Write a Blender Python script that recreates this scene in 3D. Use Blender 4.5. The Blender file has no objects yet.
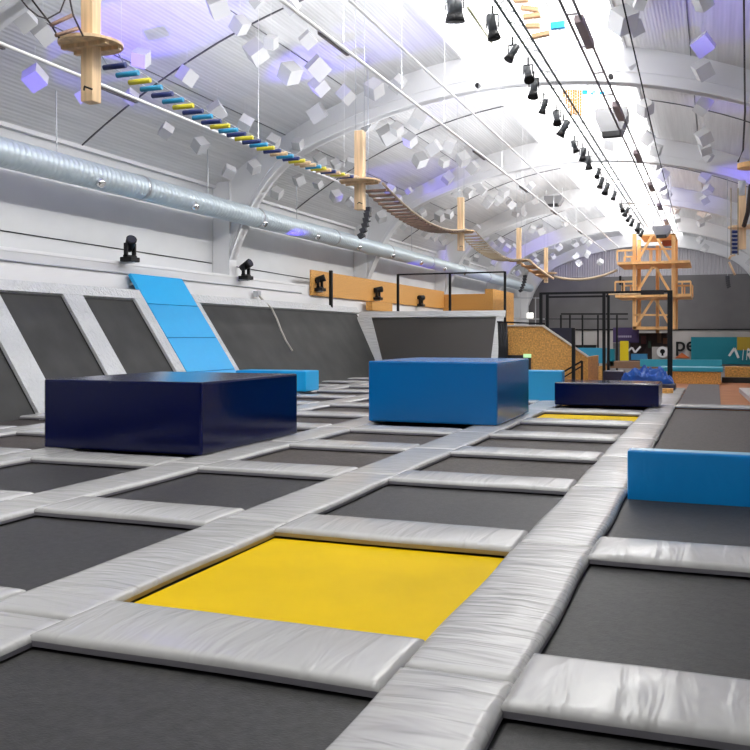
import bpy, bmesh, math, random
from mathutils import Vector, Matrix
R = random.Random(7)
C = bpy.context.scene.collection
PI = math.pi

# ------------------------------------------------------------------ camera
F, HOR, YAW = 900.0, 336.0, math.atan(340 / 900.0)
EYE = 1.5
ct, st = math.cos(YAW), math.sin(YAW)
cam = bpy.data.cameras.new('camera'); co = bpy.data.objects.new('camera', cam); C.objects.link(co)
co.location = (0, 0, EYE); co.rotation_euler = (PI / 2, 0, YAW)
cam.sensor_width = 36; cam.lens = 36 * F / 750; cam.shift_y = -(375 - HOR) / 750
cam.clip_end = 300
bpy.context.scene.camera = co

def ray(u, v):
    x = (u - 375) / F; h = (HOR - v) / F
    return Vector((x * ct - st, ct + x * st, h))
def onY(u, v, Y):
    r = ray(u, v); t = Y / r.y; return Vector((r.x * t, Y, EYE + r.z * t))
def onX(u, v, X):
    r = ray(u, v); t = X / r.x; return Vector((X, r.y * t, EYE + r.z * t))
def onZ(u, v, Z):
    r = ray(u, v); t = (Z - EYE) / r.z; return Vector((r.x * t, r.y * t, Z))
def at(u, v, z):
    r = ray(u, v); return Vector((r.x * z, r.y * z, EYE + r.z * z))

# ------------------------------------------------------------------ materials
MATS = {}
def mat(name, col, rough=.5, metal=0, bump=None, var=None, spec=None, emit=None, coat=0):
    """bump=(kind, scale xyz, strength, distance)  var=(scale xyz, amount)"""
    if name in MATS: return MATS[name]
    m = bpy.data.materials.new(name); m.use_nodes = True
    nt = m.node_tree; b = nt.nodes['Principled BSDF']
    b.inputs['Base Color'].default_value = (*col, 1); b.inputs['Roughness'].default_value = rough
    b.inputs['Metallic'].default_value = metal
    if spec is not None: b.inputs['Specular IOR Level'].default_value = spec
    if coat: b.inputs['Coat Weight'].default_value = coat; b.inputs['Coat Roughness'].default_value = .12
    if emit: b.inputs['Emission Color'].default_value = (*emit[0], 1); b.inputs['Emission Strength'].default_value = emit[1]
    def coord(sc):
        tc = nt.nodes.new('ShaderNodeTexCoord'); mp = nt.nodes.new('ShaderNodeMapping')
        mp.inputs['Scale'].default_value = sc
        nt.links.new(tc.outputs['Object'], mp.inputs['Vector']); return mp.outputs['Vector']
    if bump:
        kind, sc, stg, dist = bump
        if kind == 'wave':
            t = nt.nodes.new('ShaderNodeTexWave'); t.inputs['Scale'].default_value = 1; o = t.outputs['Fac']
            t.inputs['Distortion'].default_value = .0
        else:
            t = nt.nodes.new('ShaderNodeTexNoise'); t.inputs['Scale'].default_value = 1
            t.inputs['Detail'].default_value = 3 if kind == 'noise' else 2.2; o = t.outputs['Fac']
            if kind == 'ridge': t.inputs['Distortion'].default_value = .7
        nt.links.new(coord(sc), t.inputs['Vector'])
        bn = nt.nodes.new('ShaderNodeBump'); bn.inputs['Strength'].default_value = stg; bn.inputs['Distance'].default_value = dist
        nt.links.new(o, bn.inputs['Height']); nt.links.new(bn.outputs['Normal'], b.inputs['Normal'])
    if var:
        sc, amt = var
        t = nt.nodes.new('ShaderNodeTexNoise'); t.inputs['Scale'].default_value = 1; t.inputs['Detail'].default_value = 5
        nt.links.new(coord(sc), t.inputs['Vector'])
        r = nt.nodes.new('ShaderNodeValToRGB'); r.color_ramp.elements[0].position = .3; r.color_ramp.elements[1].position = .7
        r.color_ramp.elements[0].color = (*[c * (1 - amt) for c in col], 1); r.color_ramp.elements[1].color = (*[min(1, c * (1 + amt)) for c in col], 1)
        nt.links.new(t.outputs['Fac'], r.inputs['Fac']); nt.links.new(r.outputs['Color'], b.inputs['Base Color'])
    MATS[name] = m; return m

pad_x = mat('silver vinyl along', (.45, .445, .435), .27, 0, ('ridge', (1.3, 8, 3), .6, .045), coat=.25)   # wrinkles run across a strip lying along y
pad_y = mat('silver vinyl across', (.45, .445, .435), .27, 0, ('ridge', (7.5, 1.4, 3), .42, .045), coat=.25)
pad_w = mat('silver vinyl wall', (.60, .61, .61), .32, 0, ('ridge', (1.5, 11, 11), 1.0, .06), coat=.2)
pad_s = mat('pad side fabric', (.21, .20, .225), .8, 0, ('noise', (120, 120, 120), .3, .003))
pad_sy = mat('pad side tan fabric', (.36, .27, .12), .8)  # tan side colour used on pads bordering the yellow bed
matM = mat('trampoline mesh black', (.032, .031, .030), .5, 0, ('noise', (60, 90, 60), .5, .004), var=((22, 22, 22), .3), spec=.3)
matRefl = mat('trampoline mesh far reflection', (.066, .057, .051), .6, 0, ('noise', (60, 90, 60), .5, .004), var=((22, 22, 22), .25), spec=.25)  # far beds: grey-brown reflection painted into the mesh colour
matWall = mat('wall trampoline mesh', (.042, .042, .040), .55, 0, ('noise', (80, 80, 80), .4, .003), var=((1.2, 1.2, 1.2), .25), spec=.25)
matYel = mat('yellow trampoline bed', (.70, .47, .0), .6, 0, ('noise', (70, 70, 70), .25, .003), var=((1.2, 1.2, 1.2), .08), spec=.08)
black = mat('black rubber', (.012, .012, .013), .6)
blackm = mat('black painted steel', (.009, .009, .010), .55, spec=.25)
steel = mat('galvanised steel', (.56, .64, .68), .42, .3, ('noise', (3, 3, 3), .1, .02))
steelp = mat('plain steel', (.5, .52, .55), .35, .8)
navy = mat('navy vinyl', (.0006, .003, .045), .14, 0, ('noise', (2.5, 2.5, 2.5), .12, .03), spec=.35)
blue = mat('blue vinyl', (.0, .135, .40), .25, 0, ('noise', (2, 2, 2), .1, .03), coat=.1)
cyan = mat('sky blue vinyl', (.0, .40, .82), .35, 0, ('noise', (3, 3, 3), .15, .03), coat=.2)
panelb = mat('panel blue vinyl', (.0, .25, .66), .28, 0, ('ridge', (5, 2, 2), .4, .03), coat=.2)
white = mat('white paint', (.80, .80, .80), .5)
whitew = mat('white painted wall', (.66, .67, .68), .6, 0, ('noise', (2, 2, 2), .2, .02), var=((.5, .5, .9), .06))
beam = mat('white painted beam', (.78, .78, .79), .5, 0, ('noise', (3, 3, 3), .15, .02))
corr = mat('corrugated roof sheet', (.68, .68, .68), .5, .1, ('wave', (3.6, .001, .001), .22, .03), var=((9, .25, 9), .09))
endup = mat('corrugated end sheet', (.45, .43, .46), .55, .1, ('wave', (1.6, .001, .001), .7, .06))
endlow = mat('grey end wall', (.145, .138, .14), .7, 0, var=((.6, .6, .6), .1))
cream = mat('cream end wall', (.44, .41, .39), .7, var=((.6, .6, .6), .1))
foam = mat('pale grey foam board', (.60, .60, .61), .7)
wood = mat('pale pine', (.76, .54, .32), .55, 0, ('noise', (20, 20, 1), .2, .005), var=((14, 14, 1.2), .22))
wood2 = mat('warm pine', (.82, .47, .19), .55, 0, var=((8, 8, 1.5), .15))
woodd = mat('brown plank', (.23, .14, .10), .6, var=((6, 6, 6), .25))
osb = mat('strand board', (.62, .31, .075), .6, 0, ('noise', (18, 18, 18), .3, .006), var=((22, 22, 22), .38))
logn = mat('log navy', (.015, .03, .16), .45); logb = mat('log blue', (.02, .30, .55), .45); logy = mat('log yellow', (.68, .60, .03), .45)
rope = mat('rope', (.42, .34, .24), .8); dark_rope = mat('dark rope', (.05, .04, .04), .8)
grey = mat('grey hall floor', (.16, .15, .15), .6, var=((.7, .7, .7), .15))
brown = mat('brown boards', (.34, .135, .055), .6, 0, var=((1.5, 6, 1), .2), spec=.15)
carpet = mat('grey carpet', (.10, .088, .085), .8, var=((9, 9, 9), .15))
teal = mat('teal banner cloth', (.0, .19, .25), .6); tyel = mat('mustard banner cloth', (.45, .30, .02), .6)
purple = mat('purple banner cloth', (.06, .035, .13), .6); yel = mat('yellow sign', (.80, .62, .0), .5)
tarp = mat('blue tarpaulin', (.01, .10, .46), .3, 0, ('noise', (6, 6, 6), .6, .06), coat=.3)
orange = mat('orange print', (.55, .13, .03), .6)
green = mat('green exit light', (.2, .7, .25), .5, emit=((.7, .9, .55), .7))
lens = mat('lamp lens', (.05, .05, .07), .08, .2)
sky = mat('rooflight sheet', (.9, .92, .95), .5, emit=((1.0, .985, .96), 1.8))

# ------------------------------------------------------------------ mesh helpers
class MB:
    def __init__(s): s.v = []; s.f = []; s.mi = []; s.sm = []
    def add(s, vs, fs, mi=0, smooth=False):
        o = len(s.v); s.v += [tuple(v) for v in vs]; s.f += [tuple(o + i for i in f) for f in fs]
        s.mi += [mi] * len(fs); s.sm += [smooth] * len(fs)
    def box(s, a, b, rot=None, c=None, mi=0):
        a = Vector(a); b = Vector(b); vs = [Vector((x, y, z)) for x in (a.x, b.x) for y in (a.y, b.y) for z in (a.z, b.z)]
        if rot is not None:
            c = c or (a + b) / 2; vs = [rot @ (v - c) + c for v in vs]
        s.add(vs, [(0, 1, 3, 2), (4, 6, 7, 5), (0, 4, 5, 1), (2, 3, 7, 6), (0, 2, 6, 4), (1, 5, 7, 3)], mi); return s
    def cbox(s, c, d, rot=None, mi=0):
        c = Vector(c); d = Vector(d) / 2; return s.box(c - d, c + d, rot, c, mi)
    def rbox(s, a, b, r=.03, mi=0, rot=None, c=None):
        bm = bmesh.new(); a = Vector(a); b = Vector(b)
        bmesh.ops.create_cube(bm, size=1)
        for v in bm.verts: v.co = Vector(((a.x + b.x) / 2 + v.co.x * (b.x - a.x), (a.y + b.y) / 2 + v.co.y * (b.y - a.y), (a.z + b.z) / 2 + v.co.z * (b.z - a.z)))
        bmesh.ops.bevel(bm, geom=bm.edges[:], offset=r, segments=2, affect='EDGES', profile=.6)
        bm.verts.index_update()
        vs = [v.co.copy() for v in bm.verts]
        if rot is not None:
            c = c or (a + b) / 2; vs = [rot @ (v - c) + c for v in vs]
        s.add(vs, [[v.index for v in f.verts] for f in bm.faces], mi); bm.free(); return s
    def tube(s, pts, r, n=8, mi=0, cap=True, r2=None):
        pts = [Vector(p) for p in pts]; vs = []; fs = []
        for i, p in enumerate(pts):
            d = (pts[min(i + 1, len(pts) - 1)] - pts[max(i - 1, 0)]).normalized()
            up = Vector((0, 0, 1)) if abs(d.z) < .95 else Vector((1, 0, 0))
            a = d.cross(up).normalized(); b = a.cross(d)
            rr = r if r2 is None else r + (r2 - r) * i / (len(pts) - 1)
            for k in range(n):
                t = 2 * PI * k / n; vs.append(p + a * (rr * math.cos(t)) + b * (rr * math.sin(t)))
        for i in range(len(pts) - 1):
            for k in range(n):
                q = (k + 1) % n; fs.append((i * n + k, i * n + q, (i + 1) * n + q, (i + 1) * n + k))
        s.add(vs, fs, mi, True)
        if cap: s.add([], [], mi); o = len(s.v) - len(vs); s.f += [tuple(o + k for k in range(n))[::-1], tuple(o + (len(pts) - 1) * n + k for k in range(n))]; s.mi += [mi] * 2; s.sm += [False] * 2
        return s
    def bar(s, p0, p1, w, h=None, mi=0):
        """square-section bar between two points"""
        p0 = Vector(p0); p1 = Vector(p1); h = h or w; d = (p1 - p0).normalized()
        up = Vector((0, 0, 1)) if abs(d.z) < .95 else Vector((0, 1, 0))
        a = d.cross(up).normalized() * w / 2; b = a.normalized().cross(d) * h / 2
        vs = [p + sx * a + sy * b for p in (p0, p1) for sx, sy in ((-1, -1), (1, -1), (1, 1), (-1, 1))]
        s.add(vs, [(3, 2, 1, 0), (4, 5, 6, 7), (0, 1, 5, 4), (1, 2, 6, 5), (2, 3, 7, 6), (3, 0, 4, 7)], mi); return s
    def prism(s, poly, d, mi=0):
        """poly: 3d points, extruded by vector d"""
        n = len(poly); d = Vector(d); vs = [Vector(p) for p in poly] + [Vector(p) + d for p in poly]
        s.add(vs, [tuple(range(n))[::-1], tuple(range(n, 2 * n))] + [(i, (i + 1) % n, n + (i + 1) % n, n + i) for i in range(n)], mi); return s
    def build(s, name, mats, parent=None, loc=None):
        me = bpy.data.meshes.new(name); off = Vector(loc) if loc is not None else Vector((0, 0, 0))
        me.from_pydata([tuple(Vector(v) - off) for v in s.v], [], s.f)
        for m in (mats if isinstance(mats, (list, tuple)) else [mats]): me.materials.append(m)
        me.polygons.foreach_set('material_index', s.mi); me.polygons.foreach_set('use_smooth', s.sm)
        bm = bmesh.new(); bm.from_mesh(me); bmesh.ops.recalc_face_normals(bm, faces=bm.faces); bm.to_mesh(me); bm.free()
        o = bpy.data.objects.new(name, me); C.objects.link(o)
        if parent is not None:
            o.parent = parent
            o.location = off - (Vector(parent.get('_o', (0, 0, 0))))
        else: o.location = off
        return o

def tag(o, label, cat, group=None, kind=None):
    o['label'] = label; o['category'] = cat
    if group: o['group'] = group
    if kind: o['kind'] = kind
    return o
def thing(name, label, cat, loc=(0, 0, 0), group=None):
    o = bpy.data.objects.new(name, None); C.objects.link(o); o.location = loc; o.empty_display_size = .1
    o['_o'] = tuple(loc)
    return tag(o, label, cat, group)
def part(mb, name, m, t):           # geometry given in world coordinates, parented to thing t
    return mb.build(name, m, t, loc=Vector(t['_o']))
def sub(mb, name, m, p, t):
    o = mb.build(name, m, loc=Vector(t['_o'])); o.parent = p; o.location = (0, 0, 0); return o
def struct(name, mb, m):
    o = mb.build(name, m); o['kind'] = 'structure'; return o
ORD = 'first second third fourth fifth sixth seventh eighth ninth tenth eleventh twelfth thirteenth fourteenth fifteenth sixteenth seventeenth eighteenth nineteenth twentieth'.split()
def nth(i):
    if i < 20: return ORD[i]
    t = {2: 'twenty', 3: 'thirty', 4: 'forty'}[(i + 1) // 10]; u = (i + 1) % 10
    return t + '-' + ORD[u - 1] if u else {3: 'thirtieth', 4: 'fortieth', 5: 'fiftieth'}[(i + 1) // 10]

# ------------------------------------------------------------------ hall shell
XL, XR, XC = -15.15, 4.0, -5.2
YN, YE = -12.0, 75.0
FL = -1.05
def roofz(x):
    return EYE + 8.2 - .0345 * (x - XC) ** 2
SPR = EYE + 4.80
sk0, sk1 = -6.9, -2.3
struct('floor', MB().box((XL - .3, YN, FL - .2), (XR + .3, YE, FL)), grey)
# roof in strips, the rooflight band open in the middle
def roof_strip(name, x0, x1, n, m, y0=YN, y1=YE, dz=0, th=.12):
    b = MB(); ny = 1
    xs = [x0 + (x1 - x0) * i / n for i in range(n + 1)]
    top = [(x, roofz(x) + dz) for x in xs]
    poly = [(x, y0, z) for x, z in top] + [(x, y0, z + th) for x, z in reversed(top)]
    N = len(poly); vs = poly + [(p[0], y1, p[2]) for p in poly]
    b.add(vs, [(i, (i + 1) % N, N + (i + 1) % N, N + i) for i in range(N)])
    for y, o in ((y0, 0), (y1, N)):
        for i in range(n): b.add([], []); b.f.append((o + i, o + i + 1, o + N - 2 - i, o + N - 1 - i)); b.mi.append(0); b.sm.append(False)
    return struct(name, b, m)
XLR, XRR = XL - .1, XR + .1
roof_strip('ceiling', XLR, sk0, 14, corr)
roof_strip('ceiling', sk1, XRR, 12, corr)
# rooflights: one glazed unit per half bay
for i in range(13):
    y0 = YN + i * 6.7; y1 = min(y0 + 6.7, YE)
    roof_strip('window_%d' % (i + 1), sk0, sk1, 6, sky, y0 + .05, y1 - .05, .03, .04)
    b = MB()
    for x in (sk0, sk0 + 1.53, sk0 + 3.06, sk1):
        b.box((x - .03, y0, roofz(x) - .05), (x + .03, y1, roofz(x) + .06))
    for k in range(4):
        xs = [sk0 + (sk1 - sk0) * j / 6 for j in range(7)]
        for a, c in zip(xs, xs[1:]): b.bar((a, y0 + k * 1.67 + .03, roofz(a) - .01), (c, y0 + k * 1.67 + .03, roofz(c) - .01), .04 if k else .12, .06 if k else .14)
    struct('trim_%d' % (20 + i), b, beam)
# side walls and ends
struct('wall_left', MB().box((XL - .3, YN, FL), (XL, YE, SPR + .1)), whitew)
struct('wall_right', MB().box((XR, YN, FL), (XR + .3, YE, SPR + .1)), whitew)
def arched(y, th, z0, m, name):
    b = MB(); n = 24; xs = [XL + (XR - XL) * i / n for i in range(n + 1)]
    b.prism([(XL, y, z0)] + [(XR, y, z0)] + [(x, y, roofz(x) - .01) for x in reversed(xs)], (0, th, 0)); return struct(name, b, m)
arched(YE, .3, SPR, endup, 'wall_far')
struct('wall_far', MB().box((XL, YE, FL), (XR, YE + .3, SPR)), endlow)
struct('wall_far', MB().box((XL, YE - .06, FL), (XR, YE, 1.95)), cream)
struct('trim_40', MB().box((XL, YE - .14, 1.95), (XR, YE - .0, 2.06)), blackm)
arched(YN - .3, .3, FL, mat('dark near wall', (.16, .16, .17), .8), 'wall_near')
# eaves cornice, roof sheet joints and purlins
struct('trim_1', MB().box((XL, YN, SPR - .05), (XL + .12, YE, SPR + .05)), beam)
b = MB()
for x in (-12.6, -10.2):
    b.box((x - .008, YN, roofz(x) - .02), (x + .008, YE, roofz(x) + .02))
for x in (-.6, 1.6): b.box((x - .008, YN, roofz(x) - .02), (x + .008, YE, roofz(x) + .02))
struct('trim_2', b, mat('dark roof joint', (.10, .10, .11), .6))  # thin dark bars along the roof sheet joints
joint = MATS['dark roof joint']
RIBS = [12.7, 25.4, 37.5, 50.0, 62.5, 74.4]
b = MB()
for y in [18.75, 31.2, 43.7, 56.2, 68.5]:
    for x0, x1 in ((XL, sk0), (sk1, XR)):
        xs = [x0 + (x1 - x0) * i / 10 for i in range(11)]
        for a, c in zip(xs, xs[1:]): b.bar((a, y, roofz(a) - .015), (c, y, roofz(c) - .012), .035, .03)
struct('trim_3', b, joint)
def lowc(x): return EYE + 7.15 - .030 * (x - XC) ** 2
for i, y in enumerate(RIBS):
    b = MB(); n = 30
    x0, x1 = XL + .02, XR - .02
    CW = .6
    def low(x):
        z = lowc(x)
        for sg, xe in ((1, x0 + CW), (-1, x1 - CW)):           # curved haunch into the column
            d = max(0, (x - xe) * sg)
            if d < 3.2: z -= 2.1 * (1 - d / 3.2) ** 3.2
        return z
    xa_, xb_ = x0 + CW - .02, x1 - CW + .02
    def cs_(f): return f + .5 * (.5 - .5 * math.cos(PI * f) - f)
    n = 56; xs = [xa_ + (xb_ - xa_) * (.5 - .5 * math.cos(PI * k / n)) for k in range(n + 1)]
    for a, c in zip(xs, xs[1:]):                    # web and bottom flange
        b.add([(a, y, low(a)), (c, y, low(c)), (c, y, roofz(c) + .02), (a, y, roofz(a) + .02),
               (a, y + .22, low(a)), (c, y + .22, low(c)), (c, y + .22, roofz(c) + .02), (a, y + .22, roofz(a) + .02)],
              [(0, 1, 2, 3), (4, 7, 6, 5), (0, 4, 5, 1), (2, 6, 7, 3)])
        b.add([(a, y - .12, low(a)), (c, y - .12, low(c)), (c, y - .12, low(c) + .07), (a, y - .12, low(a) + .07),
               (a, y + .34, low(a)), (c, y + .34, low(c)), (c, y + .34, low(c) + .07), (a, y + .34, low(a) + .07)],
              [(0, 1, 2, 3), (4, 7, 6, 5), (0, 4, 5, 1), (2, 6, 7, 3)])
        b.bar((a, y + .11, low(a) + .34), (c, y + .11, low(c) + .34), .3, .03)
    for sg, xe in ((1, x0), (-1, x1)):
        q0, q1 = sorted((xe, xe + sg * CW))
        b.box((q0, y - .12, FL), (q1, y + .34, roofz((q0 + q1) / 2) - .05))
    struct('trim_%d' % (5 + i), b, beam)

# ------------------------------------------------------------------ raised court deck
struct('floor', MB().box((XL, YN, FL), (1.6, 33.6, -.42)), black)
PADH = .06
def pad_mb(x0, x1, y0, y1, ztop, h, amp=.006, seed=0, dome=.012):
    """rounded soft pad, top side slightly domed and uneven"""
    rr = random.Random(seed)
    L, W = x1 - x0, y1 - y0
    def axis(a, b):
        L = b - a; e = [0, .012, .035, .07]; n = max(3, int((L - .14) / .12))
        mid = [.07 + (L - .14) * i / n for i in range(1, n)]
        t = e + mid + [L - q for q in reversed(e)]
        return [a + q for q in t]
    xs, ys = axis(x0, x1), axis(y0, y1); nx, ny = len(xs), len(ys)
    ph = [rr.uniform(0, 6) for _ in range(4)]
    vs = []
    for j, y in enumerate(ys):
        for i, x in enumerate(xs):
            d = min(x - x0, x1 - x, y - y0, y1 - y); r = .045
            e = 0 if d >= r else r - math.sqrt(max(0, r * r - (r - d) ** 2))
            q = min(1, d / .15)
            z = ztop - e * .8 + q * (amp * (math.sin(x * 5.1 + ph[0]) * math.sin(y * 4.3 + ph[1]) + .6 * math.sin(x * 11 + y * 9 + ph[2])))
            z += dome * q * (1 - (2 * (x - x0) / L - 1) ** 4) * (1 - (2 * (y - y0) / W - 1) ** 4)
            wob = .008 * math.sin((x + y) * 3.3 + ph[3]) if d < .05 else 0
            vs.append((x + (wob if (x - x0 < .02 or x1 - x < .02) else 0), y + (wob if (y - y0 < .02 or y1 - y < .02) else 0), z))
    fs = [(j * nx + i, j * nx + i + 1, (j + 1) * nx + i + 1, (j + 1) * nx + i) for j in range(ny - 1) for i in range(nx - 1)]
    b = MB(); b.add(vs, fs, 0, True)
    ring = [i for i in range(nx)] + [j * nx + nx - 1 for j in range(1, ny)] + [(ny - 1) * nx + i for i in range(nx - 2, -1, -1)] + [j * nx for j in range(ny - 2, 0, -1)]
    n0 = len(b.v); b.v += [(vs[k][0], vs[k][1], ztop - h) for k in ring]
    N = len(ring)
    for k in range(N):
        q = (k + 1) % N; b.f.append((ring[k], ring[q], n0 + q, n0 + k)); b.mi.append(1); b.sm.append(False)
    b.f.append(tuple(n0 + k for k in range(N))); b.mi.append(1); b.sm.append(False)
    return b

XS = [(-.80, 0), ]
STRIPS = [  # x0, x1, description
    (-1.35, -.80, 'right of the big yellow trampoline'),
    (-3.82, -3.21, 'left of the big yellow trampoline'),
    (-6.10, -5.52, 'at the right side of the navy block'),
    (-8.45, -7.90, 'meeting the navy block at its left'),
    (-10.85, -10.28, 'nearest the slanted wall trampolines')]
ROWS = [1.0, 3.62, 6.27, 8.9, 11.25, 13.45, 15.75, 18.15, 20.4, 22.7, 25.0, 27.3, 29.6, 31.9]
PD = .64
def vis(x0, x1, y0, y1, z=0):
    us = []; vs = []
    for x in (x0, x1):
        for y in (y0, y1):
            zz = -x * st + y * ct
            if zz < .3: continue
            us.append(375 + F * (x * ct + y * st) / zz); vs.append(HOR + F * EYE / zz)
    return us and max(us) > -5 and min(us) < 755 and min(vs) < 755
seed = 0
gx = {'pads': 'grey pads covering the trampoline edges', 'tr': 'floor trampolines of the court'}
for k, (x0, x1, d) in enumerate(STRIPS):
    n = 0; last = [26.8, 22.6, 22.6, 31.9, 31.9][k]
    ends = [ROWS[i] + PD * .45 for i in range(len(ROWS))]
    for a, c in zip(ends, ends[1:]):
        if a > last or not vis(x0, x1, a, c): continue
        seed += 1
        o = pad_mb(x0, x1, a + .007, c - .007, 0, PADH, .005, seed).build('edge_pad', [pad_x, pad_sy if (k == 1 and 3 < a < 5) else pad_s], loc=((x0 + x1) / 2, (a + c) / 2, -PADH))
        tag(o, 'grey pad, %s from camera in the strip %s' % (nth(n), d), 'pad', gx['pads']); n += 1
# cross pads and trampolines, column by column
COLS = [(-.80, 1.2, 'at the right frame edge', 6.3),
        (-3.21, -1.35, 'of the big yellow trampoline', 20.4),
        (-5.52, -3.82, 'left of the yellow one', 22.7),
        (-7.90, -6.10, 'under the navy block', 31.9),
        (-10.28, -8.45, 'left of the navy block', 31.9),
        (-12.2, -10.85, 'along the slanted wall', 31.9)]
def trampoline(x0, x1, y0, y1, m, label, soft=True):
    t = thing('trampoline', label, 'trampoline', ((x0 + x1) / 2, (y0 + y1) / 2, -.42), gx['tr'])
    g = .012
    b = MB(); nx, ny = 10, 10
    vs = [(x0 + g + (x1 - x0 - 2 * g) * i / nx, y0 + g + (y1 - y0 - 2 * g) * j / ny, -.069 - .02 * math.sin(PI * i / nx) * math.sin(PI * j / ny)) for j in range(ny + 1) for i in range(nx + 1)]
    b.add(vs, [(j * (nx + 1) + i, j * (nx + 1) + i + 1, (j + 1) * (nx + 1) + i + 1, (j + 1) * (nx + 1) + i) for j in range(ny) for i in range(nx)], 0, True)
    part(b, 'mat', m, t)
    b = MB()
    for q, (a, c) in enumerate((((x0 - .1, y0 - .1), (x1 + .1, y0 + .02)), ((x0 - .1, y1 - .02), (x1 + .1, y1 + .1)), ((x0 - .1, y0), (x0 + .02, y1)), ((x1 - .02, y0), (x1 + .1, y1)))):
        b.box((a[0], a[1], -.42), (c[0], c[1], -.075))
    part(b, 'frame', black, t)
    return t
for k, (x0, x1, d, last) in enumerate(COLS):
    n = 0; m = 0
    for i, y in enumerate(ROWS):
        if y > last + .1: break
        lb = 'grey cross pad, %s from camera in the trampoline column %s' % (nth(n), d)
        if not (k == 0 and y > 8) and vis(x0, x1, y, y + PD):
            seed += 1
            dx = .015
            o = pad_mb(x0 - dx, x1 + dx, y, y + PD, .010, PADH + .005, .006, seed, .016).build('cross_pad', [pad_y, pad_sy if (k == 1 and abs(y - 6.27) < .1) else pad_s], loc=((x0 + x1) / 2, y + PD / 2, -PADH))
            tag(o, lb, 'pad', gx['pads']); n += 1
        if i + 1 < len(ROWS) and ROWS[i + 1] <= last + .1 and vis(x0, x1, y + PD, ROWS[i + 1]):
            yl = (k == 1 and abs(y - 3.62) < .1) or (k == 1 and abs(y - 15.75) < .1)
            if yl: lab = 'big bright yellow trampoline bed in the foreground' if y < 5 else 'small bright yellow trampoline bed in front of the low navy mat'
            else:
                lab = 'dark trampoline bed, %s from camera in the column %s' % (nth(m), d); m += 1
            trampoline(x0, x1, y + PD, ROWS[i + 1], matYel if yl else (matM if y < 8 else matRefl), lab)
trampoline(-.80, 1.2, 9.35, 20.4, matRefl, 'very long dark trampoline bed behind the upright blue panel')
trampoline(-.80, 1.2, 6.27 + PD, 9.14, matM, 'dark trampoline bed in front of the upright blue panel')
tag(pad_mb(-.8, 1.9, 20.4, 20.95, .01, PADH, .004, 900).build('cross_pad', [pad_y, pad_s], loc=(.5, 20.7, -PADH)), 'grey vinyl pad at the far end of the very long trampoline', 'pad', gx['pads'])

# platform beyond the court
struct('floor', MB().box((-3.2, 21.05, -1.0), (XR, 33.6, -PADH)), brown)
tag(MB().box((-.78, 21.0, -PADH), (.12, 30.6, -PADH + .02)).build('carpet_runner', carpet, loc=(-.2, 25, -PADH)), 'grey carpet runner on the brown boards beyond the long trampoline', 'carpet')

# ------------------------------------------------------------------ soft blocks
def block(name, label, a, b_, m, mtop=None, seam=None, r=.03, cat='foam block'):
    t = thing(name, label, cat, ((a[0] + b_[0]) / 2, (a[1] + b_[1]) / 2, a[2]))
    part(MB().rbox(a, b_, r), 'body', m, t)
    s = MB()
    z = b_[2] - .055
    e = .004
    for (p, q) in (((a[0] + .03, a[1] - e, z), (b_[0] - .03, a[1] + e, z + .008)), ((b_[0] - e, a[1] + .03, z), (b_[0] + e, b_[1] - .03, z + .008))): s.box(p, q)
    part(s, 'seam', m, t); return t
block('foam_block', 'big navy blue foam block standing on the pads at the left', (-8.40, 9.70, .01), (-5.97, 12.45, .925), navy)
block('foam_block', 'mid blue foam block standing in the centre of the court', (-5.64, 14.6, .02), (-3.36, 17.3, 1.07), blue)
block('foam_mat', 'low navy foam mat standing behind the small yellow trampoline', (-3.22, 19.4, .03), (-1.08, 20.7, .51), navy, cat='foam mat')
p = onZ(317, 393, 0)
block('foam_mat', 'low sky blue foam block behind the big navy block by the slanted wall', (p.x - 2.4, p.y - .05, .03), (p.x - .3, p.y + .8, .57), cyan, cat='foam mat')
block('foam_mat', 'sky blue upright foam mat beside the mid blue block, below the strand board box', (-4.75, 20.95, -.07), (-3.30, 21.35, .70), mat('pale sky vinyl', (.03, .33, .62), .35), cat='foam mat')
t = thing('upright_foam_mat', 'bright blue foam panel standing upright at the right edge', 'foam panel', (.2, 9.05, -.088))
part(MB().rbox((-.79, 8.96, -.088), (1.22, 9.18, .40), .02), 'body', panelb, t)
part(MB().box((-.76, 8.98, .396), (1.2, 9.16, .404)), 'top_strip', mat('pale cyan top', (.25, .50, .68), .3), t)  # pale sheet covering the panel's whole top face

# ------------------------------------------------------------------ slanted wall of trampolines on the left
BX, BZ, TX, TZ = -12.2, -.10, -13.9, 2.42
dX, dZ = TX - BX, TZ - BZ; LN = math.hypot(dX, dZ)
nrm = Vector((dZ, 0, -dX)).normalized()     # towards the court
def W(s, y, h=0):
    return Vector((BX + dX * s, y, BZ + dZ * s)) + nrm * h
def slab(s0, s1, y0, y1, h0, h1, mi=0, b=None, sub=8):
    b = b or MB()
    n = sub; vs = []
    for h in (h0, h1):
        for i in range(n + 1):
            s = s0 + (s1 - s0) * i / n
            vs += [W(s, y0, h), W(s, y1, h)]
    q = 2 * (n + 1); fs = []
    for i in range(n):
        a = 2 * i; fs += [(a, a + 1, a + 3, a + 2), (q + a, q + a + 2, q + a + 3, q + a + 1), (a, a + 2, q + a + 2, q + a), (a + 1, q + a + 1, q + a + 3, a + 3)]
    fs += [(0, q, q + 1, 1), (2 * n, 2 * n + 1, q + 2 * n + 1, q + 2 * n)]
    b.add(vs, fs, mi); return b
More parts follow.
